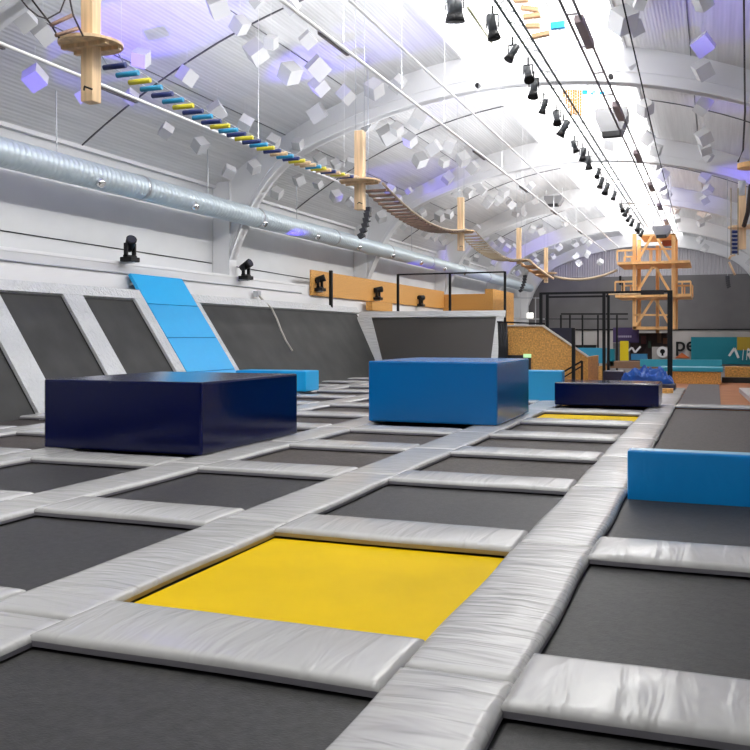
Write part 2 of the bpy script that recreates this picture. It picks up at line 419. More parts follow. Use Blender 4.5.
def wall_tramp(y0, y1, label, s0=-.02, s1=1.0):
    t = thing('wall_trampoline', label, 'trampoline', tuple(W(0, (y0 + y1) / 2)), 'slanted wall trampolines')
    part(slab(s0, s1, y0 + .03, y1 - .03, -.03, -.02), 'mat', matWall, t)
    b = MB()
    slab(s0, s1 + .06, y0 - .06, y0 + .02, -.12, -.01, b=b); slab(s0, s1 + .06, y1 - .02, y1 + .06, -.12, -.01, b=b); slab(s1 - .012, s1 + .06, y0, y1, -.12, -.01, b=b, sub=1)
    part(b, 'frame', black, t)
    b = MB()
    for y in (y0 + .1, y1 - .1):
        b.bar(W(.99, y, -.1), (TX + .0, y, -.42), .07); b.bar(W(.5, y, -.1), (W(.5, y).x, y, -.42), .07)
    part(b, 'support', steelp, t)
wall_tramp(11.6, 13.95, 'slanted dark wall trampoline cut by the left frame edge')
wall_tramp(14.62, 16.62, 'slanted dark wall trampoline, the wider one left of the blue slide')
wall_tramp(17.30, 19.32, 'slanted dark wall trampoline just left of the blue slide')
wall_tramp(22.42, 34.6, 'very long slanted dark wall trampoline right of the blue slide')
for y0, y1, lb in ((13.95, 14.62, 'slanted grey pad at the left frame edge between wall trampolines'), (16.62, 17.30, 'slanted grey pad between the two wall trampolines left of the slide'), (19.32, 19.74, 'slanted grey pad along the left side of the blue slide'), (22.19, 22.42, 'narrow slanted grey pad along the right side of the blue slide')):
    tag(slab(-.02, 1.0, y0, y1, -.01, .06, sub=10).build('wall_pad', pad_w, loc=W(0, y0)), lb, 'pad', 'pads on the slanted wall')
for y0, y1, lb in ((11.0, 15.6, 'grey top pad above the wall trampolines at the left frame edge'), (15.6, 19.72, 'grey top pad ending at the left side of the blue slide'), (22.2, 34.9, 'long grey top pad right of the blue slide')):
    tag(slab(1.0, 1.095, y0, y1, -.01, .07, sub=3).build('wall_top_pad', pad_w, loc=W(1, y0)), lb, 'pad', 'pads on the slanted wall')
t = thing('slide', 'bright sky blue slanted slide mat between the wall trampolines', 'slide', tuple(W(0, 21)))
for i, (a, c) in enumerate(((0, .25), (.256, .60), (.606, .95), (.956, 1.27))):
    part(slab(a, c, 19.75, 22.18, -.02, .07, sub=4), 'slide_panel', cyan, t)
part(MB().bar(W(1.2, 19.9, -.06), (-14.5, 19.9, W(1.2, 0).z - .1), .05).bar(W(1.2, 22.0, -.06), (-14.5, 22.0, W(1.2, 0).z - .1), .05), 'bracket', steelp, t)
# end wall of the court: leaning trampoline
ey = 34.6; xe0, xe1 = -12.75, -8.05
lean = Vector((0, 1.35, TZ - BZ)); ex = MB()
def E(s, x, h=0): return Vector((x, ey - 1.35, BZ)) + lean * s + Vector((0, -TZ, 1.35)).normalized() * h
def eslab(s0, s1, x0, x1, h0, h1, b=None, x0b=None):
    b = b or MB(); x0b = x0 if x0b is None else x0b
    vs = [E(s0, x0b, h0), E(s0, x1, h0), E(s1, x1, h0), E(s1, x0, h0), E(s0, x0b, h1), E(s0, x1, h1), E(s1, x1, h1), E(s1, x0, h1)]
    b.add(vs, [(0, 3, 2, 1), (4, 5, 6, 7), (0, 1, 5, 4), (1, 2, 6, 5), (2, 3, 7, 6), (3, 0, 4, 7)]); return b
t = thing('wall_trampoline', 'leaning dark wall trampoline across the end, behind the mid blue block', 'trampoline', (-10.4, ey - 1.3, -.1), 'slanted wall trampolines')
part(eslab(0, .93, -13.2, xe1 + .08, -.03, -.02, x0b=-12.1), 'mat', mat('glossy wall mesh', (.06, .055, .05), .28, 0), t)
part(eslab(0, .92, xe1 + .1, xe1 + .2, -.1, -.02), 'frame', black, t)
tag(eslab(.925, 1.02, xe0 - 1.0, xe1 + .42, -.02, .07).build('wall_top_pad', pad_w), 'grey top pad over the leaning end trampoline', 'pad', 'pads on the slanted wall')
tag(eslab(0, .925, xe1 + .08, xe1 + .38, -.01, .06).build('wall_pad', pad_w), 'grey pad on the right side of the leaning end trampoline', 'pad', 'pads on the slanted wall')
ep = MB(); eslab(0, .93, -13.8, -13.18, -.01, .07, b=ep, x0b=-12.7); ep.v[1] = tuple(E(0, -12.08, -.01)); ep.v[5] = tuple(E(0, -12.08, .07))
tag(ep.build('wall_pad', pad_w), 'grey pad in the corner where the slanted wall meets the end trampoline', 'pad', 'pads on the slanted wall')

# white board and ledge behind the slanted wall
struct('trim_41', MB().box((-14.5, YN, 2.2), (-14.44, 50, 3.42)).box((XL, YN, 3.36), (-14.42, 50, 3.44)).box((XL, YN, 2.2), (-14.3, 50, 2.3)), white)
struct('trim_42', MB().box((XL, YN, FL), (-14.2, 34.9, 2.3)), whitew)
tag(MB().tube([(-14.41, 8, 3.17), (-14.41, 30, 3.10), (-14.41, 30.4, 3.10)], .02, 6).build('conduit', steelp), 'thin grey pipe along the white board above the slanted wall', 'pipe')
tag(MB().tube([(XL + .02, 8, 3.95), (XL + .02, 16, 3.89), (XL + .02, 25.2, 3.84)], .014, 5).build('cable', blackm), 'thin dark cable on the white wall left of the first column', 'cable')
tag(MB().tube([(XL + .02, 25.8, 3.85), (XL + .02, 30, 3.80), (XL + .02, 34, 3.76)], .014, 5).build('cable', blackm), 'thin dark cable on the white wall right of the first column', 'cable')
# rope hanging over the wall
p0 = onX(262, 302, -14.1); 
q = [Vector((-14.32, p0.y, 2.95)), Vector((-14.0, p0.y + .02, 2.62))] + [W(s, p0.y + .1 + y, .1) for s, y in ((.98, -.02), (.85, -.1), (.7, -.3), (.55, -.42), (.42, -.40))]
tag(MB().tube(q, .035, 8, r2=.03).build('climbing_rope', mat('pale rope', (.55, .52, .47), .8)), 'pale rope with knotted top hanging down the long slanted trampoline', 'rope')
tag(MB().box((-14.36, p0.y - .12, 2.8), (-14.2, p0.y + .12, 3.0)).build('rope_anchor', steelp, loc=(-14.3, p0.y, 2.8)), 'steel anchor holding the pale rope', 'anchor')

# strand board parapet over the wall end
t = thing('board_parapet', 'orange strand board parapet above the end of the slanted wall', 'parapet', (-14.1, 40, 2.3))
part(MB().box((-14.40, 31.1, 3.05), (-14.33, 49.0, 4.02)), 'side_board', osb, t)
part(MB().box((-14.40, 49.0, 2.6), (-10.7, 49.08, 3.85)), 'end_board', osb, t)
part(MB().box((-10.75, 44.0, 1.6), (-10.35, 48.99, 3.85)), 'end_post', osb, t)
tag(MB().bar((-14.0, 32.2, 2.3), (-14.0, 32.2, 4.05), .12).build('post', blackm), 'black post standing before the left end of the strand board parapet', 'post')
o = MB().box((-14.25, 36.6, 2.62), (-13.95, 39.2, 3.0)).build('wooden_box', osb); tag(o, 'small strand board box on the ledge below the parapet', 'box')
# safety frame on top of the end wall
t = thing('steel_gantry', 'black steel frame standing above the leaning end trampoline', 'frame', (-10, 35.2, 2.3))
for u in (398, 450, 505):
    p = onY(u, 300, 35.2); part(MB().bar((p.x, 35.2, 2.0), (p.x, 35.2, 4.06), .09), 'post', blackm, t)
part(MB().bar((onY(398, 0, 35.2).x, 35.2, 4.04), (onY(505, 0, 35.2).x, 35.2, 4.04), .06), 'top_bar', blackm, t)

# ------------------------------------------------------------------ strand board box with ramped top
yo = 24.0
t = thing('board_box', 'big strand board box with sloping right top behind the mid blue block', 'box', (-4.5, yo + 1, -.42))
P = [onY(505, 326, yo), onY(543, 326, yo), onY(588, 357, yo)]
xl, xr = P[0].x, P[2].x
part(MB().prism([(xl, yo, -.42), (xr, yo, -.42), tuple(P[2]), tuple(P[1]), tuple(P[0])], (0, .06, 0)), 'front_board', osb, t)
part(MB().box((xr - .06, yo + .06, -.42), (xr, yo + 2.26, P[2].z)), 'side_board', osb, t)
part(MB().bar((P[0].x, yo - .01, P[0].z + .01), (P[1].x, yo - .01, P[1].z + .01), .04).bar((P[1].x, yo - .01, P[1].z + .01), (P[2].x, yo - .01, P[2].z + .01), .05), 'edge_trim', mat('cream edge', (.62, .56, .48), .6), t)
a, c = onY(500, 355, yo - .02), onY(531, 356, yo - .02)
part(MB().box((a.x, yo - .03, -.40), (c.x, yo + .0, a.z)), 'door_opening', black, t)
a, c = onY(523.5, 357.5, yo - .06), onY(531, 354, yo - .06)
tag(MB().box((a.x, yo - .08, a.z), (c.x, yo - .03, c.z)).build('exit_sign', green, loc=(a.x, yo - .05, a.z)), 'small glowing pale green sign over the dark opening in the strand board', 'sign')
t = thing('net_curtain', 'black gathered safety net hanging left of the strand board box', 'net', (onY(502, 0, 23.7).x, 23.7, .2))
b = MB()
for i in range(7):
    x = onY(498.5 + i * 1.3, 0, 23.7).x; b.tube([(x, 23.7 + .03 * (i % 2), 1.86), (x + .02, 23.72, 1.2), (x - .02, 23.7, -.0)], .028, 6)
part(b, 'net', black, t); part(MB().bar((onY(497, 0, 23.7).x, 23.7, 1.88), (onY(545, 0, 23.7).x, 23.7, 1.82), .04), 'rail', blackm, t)
# navy board, post and stair rail right of the box
yb = 26.6
a, c = onY(547, 328, yb), onY(573, 356, yb)
tag(MB().box((a.x, yb, c.z - .5), (c.x, yb + .08, a.z)).build('safety_board', mat('dark navy board', (.01, .012, .03), .5), loc=(a.x, yb, 0)), 'dark navy board rising behind the strand board slope', 'board')
y2 = 23.6
t = thing('stair_rail', 'black stair handrail at the right end of the strand board box', 'handrail', (onY(573, 0, y2).x, y2, -.07))
part(MB().bar(tuple(onY(573.5, 328, y2)), tuple(onY(573.5, 395, y2)), .085), 'post', blackm, t)
part(MB().bar(tuple(onY(560, 374, y2)), tuple(onY(582, 361, y2)), .045).bar(tuple(onY(561, 379, y2)), tuple(onY(582, 366, y2)), .035), 'handrail', blackm, t)
part(MB().bar(tuple(onY(582, 361, y2)), tuple(onY(582, 394, y2)), .05), 'end_post', blackm, t)

# ------------------------------------------------------------------ tall black frame behind the low navy mat
yf = 27.6
t = thing('gantry_frame', 'tall black steel goal-like frame behind the low navy mat', 'frame', (onY(605, 0, yf).x, yf, -PADH))
for u, dy, w in ((541, 0, .09), (547.5, 1.2, .09), (604, 0, .09), (608.5, 1.2, .08), (670, 0, .14)):
    p = onY(u, 293, yf + dy); pz = 2.83
    part(MB().bar((p.x, yf + dy, -PADH if u > 550 else .6), (p.x, yf + dy, pz), w), 'post', blackm, t)
xa, xb = onY(541, 0, yf).x, onY(670, 0, yf).x
part(MB().bar((xa, yf, 2.8), (xb, yf, 2.8), .07), 'top_bar', blackm, t)
part(MB().bar((onY(547.5, 0, yf + 1.2).x, yf + 1.2, 2.74), (onY(608.5, 0, yf + 1.2).x, yf + 1.2, 2.74), .06), 'rear_bar', blackm, t)
part(MB().bar((onY(641, 0, yf).x, yf - .02, 2.78), (onY(664, 0, yf).x, yf - .02, 2.78), .13), 'roller', mat('black sleeve', (.02, .018, .02), .8), t)
tag(MB().tube([(onY(609, 0, yf).x, yf - .1, 2.74), (onY(641, 0, yf).x, yf - .1, 2.74)], .025, 6).build('hanging_bar', wood), 'pale bar fixed under the crossbar of the tall black frame', 'bar')
# blue tarpaulin heap
t0 = onY(648, 382, 26.6)
bm = bmesh.new(); bmesh.ops.create_icosphere(bm, subdivisions=5, radius=1)
rr = random.Random(3)
from mathutils import noise
for v in bm.verts:
    c = v.co.copy(); n = abs(noise.noise(c * 2.2)) + .5 * abs(noise.noise(c * 5.0 + Vector((3, 1, 2)))); q = noise.noise(c * 1.3 + Vector((7, 0, 0)))
    v.co = Vector((c.x * (.70 + .1 * q), c.y * (.4 + .1 * q), max(-.02, max(0, c.z) ** .6 * (.22 + .35 * n + .12 * q))))
me = bpy.data.meshes.new('tarpaulin'); bm.to_mesh(me); bm.free(); me.materials.append(tarp)
o = bpy.data.objects.new('tarpaulin', me); C.objects.link(o); o.location = (t0.x, 26.4, .18)
tag(o, 'crumpled bright blue tarpaulin heap behind the low navy mat', 'tarpaulin')
tag(MB().rbox((t0.x - .8, 25.95, -PADH), (t0.x + .75, 26.85, .17), .03).build('foam_mat', mat('dull navy vinyl', (.02, .02, .05), .5), loc=(t0.x, 26.4, -PADH)), 'dark flat mat under the crumpled blue tarpaulin', 'foam mat')
a = onY(604, 385, 26.9); c = onY(626, 371, 26.9)
tag(MB().rbox((a.x, 26.7, -PADH), (c.x - .05, 27.3, c.z), .03).build('foam_mat', MATS['dull navy vinyl'], loc=(a.x, 27, 0)), 'dull navy mat stack left of the blue tarpaulin', 'foam mat')
# strand board bench with turquoise mat
t = thing('board_bench', 'long low strand board box with turquoise mat on the brown floor', 'bench', (-1, 31.7, -PADH))
p0, p1 = onY(671, 383, 31.2), onY(721, 372, 31.2)
part(MB().box((p0.x, 31.2, -PADH), (p1.x, 32.3, p1.z)), 'box', osb, t)
part(MB().rbox((p0.x - .35, 31.15, p1.z), (p1.x + .06, 32.35, p1.z + .14), .02), 'top_mat', mat('turquoise vinyl', (.04, .36, .48), .35), t)
p0, p1 = onY(725, 378, 32.6), onY(784, 367.5, 32.6)
tag(MB().box((p0.x, 32.6, -PADH), (p1.x, 33.2, p1.z)).build('wooden_box', osb, loc=(p0.x, 29, 0)), 'strand board box at the right frame edge', 'box')
tag(MB().box((p0.x - .1, 32.2, -PADH), (p1.x, 32.5, .12)).build('step', black, loc=(p0.x, 29, 0)), 'black step before the strand board box at the right edge', 'step')
p0 = onZ(667, 386, -.07)
a = onY(735, 397, 22.8)
tag(MB().prism([(onY(739, 0, 27).x, 27, -PADH), (2.4, 27, -PADH), (2.4, 22.2, -PADH), (onY(752, 0, 22.2).x, 22.2, -PADH)], (0, 0, .12)).build('floor_mat', mat('pale grey mat', (.42, .40, .40), .6)), 'pale grey mat lying on the brown floor at the right frame edge', 'mat')
tag(MB().box((onY(658, 0, 24.8).x, 24.7, -PADH), (onY(673, 0, 24.8).x, 25.0, .12)).build('wooden_block', osb), 'small strand board block on the floor right of the low navy mat', 'block')

# ------------------------------------------------------------------ far end things
def flat(name, label, cat, u0, v0, u1, v1, Y, m, th=.06, extra=None):
    a, c = onY(u0, v1, Y), onY(u1, v0, Y)
    o = MB().box((a.x, Y, a.z), (c.x, Y + th, c.z)).build(name, m, loc=((a.x + c.x) / 2, Y, a.z)); tag(o, label, cat); return o
t = thing('banner', 'teal banner with white AIR lettering on the far wall at the right', 'banner', (onY(725, 0, 74.6).x, 74.6, 0))
a, c = onY(691, 364, 74.6), onY(737, 337, 74.6); d = onY(764, 338, 74.6)
part(MB().box((a.x, 74.6, a.z), (c.x, 74.64, c.z)), 'teal_cloth', teal, t)
part(MB().box((c.x, 74.6, a.z), (d.x, 74.64, c.z)).add([], []) or MB().box((c.x, 74.6, a.z), (d.x, 74.64, a.z + 1.1)), 'lower_cloth', teal, t)
part(MB().box((c.x, 74.6, a.z + 1.1), (d.x, 74.64, c.z)), 'mustard_cloth', tyel, t)
def text(s, u, v, Y, size, m, parent, shear=0, name='lettering', off=.0, z=None):
    cu = bpy.data.curves.new(name, 'FONT'); cu.body = s; cu.size = size; cu.extrude = .01; cu.shear = shear; cu.offset = off
    cu.materials.append(m); p = onY(u, v, Y)
    dg = None
    o = bpy.data.objects.new(name, cu); C.objects.link(o); bpy.context.view_layer.update()
    me = bpy.data.meshes.new_from_object(o.evaluated_get(bpy.context.evaluated_depsgraph_get())); bpy.data.objects.remove(o)
    me.materials.clear(); me.materials.append(m)
    o = bpy.data.objects.new(name, me); C.objects.link(o)
    o.rotation_euler = (PI / 2, 0, 0)
    if parent is not None: o.parent = parent; o.location = p - Vector(parent['_o'])
    else: o.location = p
    return o
# the A of the lettering is two open strokes
g = MB(); Yt = 74.55
for pts in (((729, 356), (734.5, 348)), ((734.5, 348), (738.5, 358)), ((742.5, 360), (743.5, 349.5)), ((746.5, 360), (747.5, 349)), ((747.5, 349), (753, 352)), ((753, 352), (747, 355)), ((749, 355), (752, 361))):
    g.bar(tuple(onY(*pts[0], Yt)), tuple(onY(*pts[1], Yt)), .22, .04) if False else g.bar(tuple(onY(*pts[0], Yt)), tuple(onY(*pts[1], Yt)), .05, .17)
part(g, 'lettering', white, t)
t = thing('wall_sign', 'black pe lettering over an orange mark on the far wall', 'lettering', (onY(690, 0, 74.8).x, 74.8, 0))
text('pe', 675, 351, 74.8, 1.6, blackm, t, off=.02)
a = onY(675, 358, 74.8); c = onY(690, 358, 74.8); d = onY(682, 352.6, 74.8)
part(MB().prism([tuple(a), tuple(c), tuple(d)], (0, .03, 0)), 'orange_mark', orange, t)
# cluttered back area
Yq = 52
t = thing('banner', 'purple banner with pale print hanging below the wooden tower', 'banner', (onY(626, 0, Yq).x, Yq, 0))
a, c = onY(613, 342.5, Yq), onY(639, 327.5, Yq)
part(MB().box((a.x, Yq, a.z), (c.x, Yq + .05, c.z)), 'cloth', purple, t)
a, c = onY(617, 337.5, Yq), onY(632, 335.5, Yq)
g = MB()
for i in range(7): 
    x = a.x + (c.x - a.x) * i / 7; g.box((x, Yq - .02, a.z), (x + .09, Yq, c.z))
part(g, 'print', mat('lilac print', (.4, .36, .5), .6), t)
o = flat('sign_panel', 'upright bright yellow sign panel below the purple banner', 'sign', 620, 341, 628.5, 360.5, Yq - .6, yel)
t = thing('sign_panel', 'white zigzag line sign right of the yellow sign panel', 'sign', (onY(635, 0, Yq - .5).x, Yq - .5, 0))
g = MB(); zz = [(628, 351), (632, 347.5), (635, 352.5), (640.5, 346.5)]
for p, q in zip(zz, zz[1:]): g.bar(tuple(onY(*p, Yq - .5)), tuple(onY(*q, Yq - .5)), .05, .10)
part(g, 'zigzag', white, t)
flat('foam_mat', 'small blue mat low beside the yellow sign panel', 'foam mat', 631, 354, 647, 360, Yq - .4, mat('far blue vinyl', (.04, .25, .50), .5), .5)
flat('partition', 'dark partition under the wooden tower', 'partition', 629, 333, 672, 364, Yq + 1.2, mat('dark brown board', (.05, .03, .03), .7), .1)
for u0, v0, u1, v1, n in ((641, 336, 646, 344, 0), (648, 341, 651, 348, 1), (657, 333, 661, 343, 2), (663, 338, 667, 344, 3)):
    flat('crate', ['dark red crate', 'dark green crate', 'dark brown crate', 'dark orange crate'][n] + ' stacked against the partition under the tower', 'crate', u0, v0, u1, v1, Yq + .8, mat('crate%d' % n, ((.12, .03, .03), (.04, .07, .05), (.10, .05, .03), (.16, .06, .03))[n], .6), .3)
t = thing('cabinet', 'pale cabinet with round black logo sign beneath the tower', 'cabinet', (onY(660, 0, Yq - 1).x, Yq - 1, FL))
a, c = onY(652, 366, Yq - 1), onY(668, 347, Yq - 1)
part(MB().box((a.x, Yq - 1, FL), (c.x, Yq - .4, c.z)), 'body', cream, t)
p = onY(662.5, 352, Yq - 1.15)
rs = part(MB().tube([(p.x, Yq - 1.15, p.z), (p.x, Yq - 1.1, p.z)], .30, 20), 'round_sign', white, t)
sub(MB().tube([(p.x, Yq - 1.18, p.z + .03), (p.x, Yq - 1.16, p.z + .03)], .13, 14).box((p.x - .05, Yq - 1.18, p.z - .2), (p.x + .05, Yq - 1.16, p.z + .02)), 'logo', blackm, rs, t)
# turquoise padded barrier left, grey doors behind
flat('padded_barrier', 'blue padded barrier wall seen through the tall black frame', 'barrier', 570, 348, 606, 363, 44, mat('barrier blue', (.03, .30, .48), .5), .3)
flat('padded_barrier', 'teal padded column with grey front left of the yellow sign', 'barrier', 607, 349, 614, 366, 46, teal, .6)
flat('partition', 'grey partition panel behind the yellow sign panel', 'partition', 613, 343, 630, 366, Yq + .3, mat('grey panel', (.13, .14, .17), .6), .1)
flat('partition', 'orange-brown board panel low behind the tall black frame', 'partition', 588, 366, 606, 384, 34, osb, .2)
flat('counter', 'long dark counter beyond the tall black frame', 'counter', 604, 362, 700, 368, 46, mat('counter brown', (.25, .14, .08), .6), .8)
flat('padded_barrier', 'turquoise padded barrier beyond the strand board bench', 'barrier', 640, 360, 722, 366.5, 44, MATS['turquoise vinyl'], .3)
t = thing('net_cage', 'thin black net cage frame far behind the strand board slope', 'frame', (onY(580, 0, 50).x, 50, FL))
for u in (561, 570, 582.5, 598, 617): part(MB().bar((onY(u, 0, 50).x, 50, FL), (onY(u, 0, 50).x, 50, onY(u, 315, 50).z), .09), 'post', blackm, t)
part(MB().bar(tuple(onY(561, 314, 50)), tuple(onY(628, 314, 50)), .08), 'top_bar', blackm, t)
part(MB().bar(tuple(onY(545, 319, 50.2)), tuple(onY(628, 319, 50.2)), .06), 'mid_bar', blackm, t)
part(MB().box((onY(575, 0, 50).x, 50, onY(585, 348, 50).z), (onY(596, 0, 50).x, 50.3, onY(585, 345, 50).z)), 'bench_rail', blackm, t)
t = thing('net_cage', 'thin grey rail frame far behind, right of the safety net curtain', 'frame', (onY(525, 0, 56).x, 56, FL))
for u in (512, 535.5): part(MB().bar((onY(u, 0, 56).x, 56, FL), (onY(u, 0, 56).x, 56, onY(u, 297, 56).z), .06), 'post', steelp, t)
part(MB().bar(tuple(onY(512, 298, 56)), tuple(onY(541, 298, 56)), .05).bar(tuple(onY(506, 319, 56)), tuple(onY(560, 319, 56)), .08), 'rail', steelp, t)
p = onY(530, 316, 40)
tag(MB().tube([p + Vector((0, 0, -.1)), p + Vector((0, 0, -.06)), p + Vector((0, 0, 0)), p + Vector((0, 0, .09)), p + Vector((0, 0, .14))], .15, 12).build('globe_lamp', mat('globe glass', (.9, .9, .88), .4, emit=((1, .97, .9), 1.5))), 'small white globe lamp above the strand board box', 'lamp')

# ------------------------------------------------------------------ wooden tower
YT = 51.0
t = thing('wooden_tower', 'tall orange pine climbing tower at the far end', 'tower', (onY(652, 0, YT).x, YT, FL))
def TP(u, v, dy=0): return onY(u, v, YT + dy)
for u in (634.5, 673.5):
    for dy in (0, 3.2):
        p = TP(u, 234); part(MB().bar((p.x, YT + dy, TP(654, 329).z), (p.x, YT + dy, p.z), .20), 'post', wood2, t)
p = TP(654, 240); part(MB().bar((p.x, YT + 3.2, FL), (p.x, YT + 3.2, p.z), .18), 'post', wood2, t)
def brace(pts, w=.13, nm='brace', dy=-.05, m=None):
    g = MB()
    for a, c in zip(pts, pts[1:]): g.bar(tuple(TP(*a, dy)), tuple(TP(*c, dy)), w)
    part(g, nm, m or wood2, t)
brace([(637, 262), (652, 236)]); brace([(656, 236), (671, 262)])
brace([(636, 294), (653, 266)]); brace([(655, 266), (671, 294)])
brace([(636, 326), (653, 299)]); brace([(655, 299), (669, 324)])
brace([(634, 315), (672, 315)], .1, 'crossbar')
for v, u0, u1, h, d0, d1 in ((263, 618, 690, 4.5, -.5, 3.7), (296, 616, 691, 4, -.5, 3.7), (328, 633, 672, 3, -.1, 3.3), (235, 640, 675, 3, -.1, 3.3)):
    a, c = TP(u0, v + h / 2), TP(u1, v - h / 2)
    part(MB().box((a.x, YT + d0, a.z), (c.x, YT + d1, c.z)), 'deck', wood2, t)
for v0, v1, u0, u1 in ((251, 262, 618, 634), (282, 295, 616, 634), (282, 295, 674, 691)):
    a, c = TP(u0, v1), TP(u1, v0)
    for dy in (-.45, 3.6):
        g = MB()
        g.bar((a.x, YT + dy, c.z), (c.x, YT + dy, c.z), .1)
        for x in (a.x, (a.x + c.x) / 2, c.x): g.bar((x, YT + dy, a.z), (x, YT + dy, c.z), .08)
        part(g, 'guard_rail', wood2, t)
for u0, u1 in ((648, 651), (657, 660)):
    part(MB().box((TP(u0, 0).x, YT + 1.0, TP(654, 262).z), (TP(u1, 0).x, YT + 1.2, TP(654, 248).z)), 'rear_post', wood, t)
brace([(640, 249), (672, 249)], .1, 'crossbar', 1.0)
part(MB().box((TP(660, 0).x, YT + 2, TP(654, 243).z), (TP(672, 0).x, YT + 2.1, TP(654, 237).z)), 'sign_board', mat('red brown board', (.30, .07, .03), .6), t)
part(MB().box((TP(622, 0).x, YT + .1, TP(654, 295).z), (TP(624, 0).x, YT + .4, TP(654, 279).z)).box((TP(619, 0).x, YT + .1, TP(654, 284).z), (TP(621, 0).x, YT + .3, TP(654, 275).z)), 'harness', blackm, t)

# ------------------------------------------------------------------ duct
DX, DZ, DR = -13.93, 5.34, .31
mat('chrome', (.8, .8, .8), .12, 1)
t = thing('ventilation_duct', 'long round galvanised ventilation duct along the left wall', 'duct', (DX, 30, DZ))
b = MB(); n_ = 24; ysd = []
y = 6.0
while y < 72: ysd += [(y, DR), (y + .13, DR), (y + .14, DR + .007), (y + .16, DR + .007)]; y += .17
b.add([(DX + q * math.cos(2 * PI * k / n_), y, DZ + q * math.sin(2 * PI * k / n_)) for y, q in ysd for k in range(n_)], [(i * n_ + k, i * n_ + (k + 1) % n_, (i + 1) * n_ + (k + 1) % n_, (i + 1) * n_ + k) for i in range(len(ysd) - 1) for k in range(n_)], 0, True)
part(b, 'pipe', steel, t)
for y in (7.4, 13.3, 19.6, 25.9, 32.2, 38.5, 44.8, 51.1, 57.4): part(MB().tube([(DX, y, DZ), (DX, y + .12, DZ)], DR + .015, 28), 'joint_band', steelp, t)
for i, y in enumerate([17.7 + 4.15 * k for k in range(9)]):
    d = Vector((.62, 0, -.45)).normalized()
    c = Vector((DX, y, DZ))
    n_ = part(MB().tube([c + d * .26, c + d * .42], .13, 14, r2=.09), 'nozzle', MATS['chrome'], t)
for y in (10, 16.5, 23, 29, 36, 42, 48): part(MB().bar((DX, y, DZ + DR), (DX - .02, y, roofz(DX) - .02), .02), 'hanger', steelp, t)

# ------------------------------------------------------------------ moving heads on the ledge
def moving_head(loc, label, tilt=.5, pan=0):
    x, y, z = loc; s = .85
    t = thing('moving_head_lamp', label, 'stage light', loc, 'stage lamps on the ledge')
    c = Vector(loc)
    part(MB().rbox(c + Vector((-.17, -.2, 0)), c + Vector((.17, .2, .12)), .02), 'base', blackm, t)
    part(MB().box(c + Vector((-.26, -.05, -.04)), c + Vector((.12, .05, 0))), 'bracket', steelp, t)
    part(MB().box(c + Vector((-.05, -.2, .12)), c + Vector((.05, -.14, .48))).box(c + Vector((-.05, .14, .12)), c + Vector((.05, .2, .48))).box(c + Vector((-.07, -.2, .12)), c + Vector((.07, .2, .17))), 'yoke', blackm, t)
    h = c + Vector((0, 0, .46)); d = Vector((math.cos(tilt) * math.cos(pan), math.cos(tilt) * math.sin(pan), math.sin(tilt)))
    hd = part(MB().tube([h - d * .2, h - d * .1, h + d * .1, h + d * .2], .11, 14, r2=.14), 'head', blackm, t)
    sub(MB().tube([h + d * .2, h + d * .21], .11, 14), 'lens', lens, hd, t)
LY = 3.44
for i, (u, lb) in enumerate(((130, 'left of the blue slide top'), (246, 'just right of the first column'), (320, 'before the left end of the parapet'), (378, 'above the small strand board box'), (421, 'between the black frame posts'))):
    Y = 14.18 / math.tan(YAW - math.atan((u - 375) / F))
    moving_head((-14.18, Y, 3.42 - .1 * i), 'black moving stage lamp on the ledge ' + lb, .6 - .15 * i, -.7 + .5 * i)

# ------------------------------------------------------------------ rope course on the left
def platform(u, v, z, r, label, ptop=6.05, pbot=4.3, w=.2, uc=None):
    c = at(u, v, z); pz = c.z
    p = at(uc if uc else u, v, z)
    t = thing('platform_post', label, 'post', (p.x, p.y, pbot), 'hanging posts of the rope course')
    rot = Matrix.Rotation(.0, 3, 'Z')
    part(MB().rbox((p.x - w / 2, p.y - w / 2, pbot), (p.x + w / 2, p.y + w / 2, ptop), .012), 'post', wood, t)
    b = MB(); n = 28
    ring = [(c.x + r * math.cos(2 * PI * k / n), c.y + r * math.sin(2 * PI * k / n)) for k in range(n)]
    b.prism([(x, y, pz) for x, y in ring], (0, 0, .035)); part(b, 'platform', wood, t)
    part(MB().box((c.x - r * .85, p.y - w / 2 - .06, pz - .045), (c.x + r * .85, p.y - w / 2, pz)).box((c.x - r * .85, p.y + w / 2, pz - .045), (c.x + r * .85, p.y + w / 2 + .06, pz)), 'bearer', wood, t)
    part(MB().tube([(p.x + w / 2, p.y, ptop - .05), (p.x + w / 2 + .01, p.y, roofz(p.x) - .02)], .006, 5).tube([(p.x - w / 2, p.y, ptop - .05), (p.x - w / 2 - .01, p.y, roofz(p.x) - .02)], .006, 5), 'cable', steelp, t)
    part(MB().tube([(p.x, p.y - w / 2 - .04, pbot + .12), (p.x + .05, p.y - w / 2 - .1, pbot + .14), (p.x + .1, p.y - w / 2 - .02, pbot + .12)], .012, 5), 'hook', blackm, t)
    return p, pz
P1, z1 = platform(91, 46, 10.5, .37, 'pine post with round platform at the top left, nearest the camera', ptop=8.5, pbot=4.22, w=.165)
P2, z2 = platform(360, 182, 20.0, .46, 'second pine post, where the coloured log bridge ends', ptop=6.05)
P3, z3 = platform(461, 232, 29.6, .45, 'third pine post of the rope course from the camera')
P4, z4 = platform(519, 260.5, 40, .5, 'fourth pine post of the rope course from the camera', ptop=6.3, pbot=4.7)
P5, z5 = platform(546, 273.5, 49, .6, 'small pine post furthest along the left rope course', ptop=6.3, pbot=4.4)
def bridge(a, b_, za, zb, sag, n, fn, x_off=0):
    out = []
    for i in range(n):
        f = i / (n - 1); p = a.lerp(b_, f); out.append(Vector((p.x + x_off, p.y, za + (zb - za) * f - sag * 4 * f * (1 - f))))
    return out
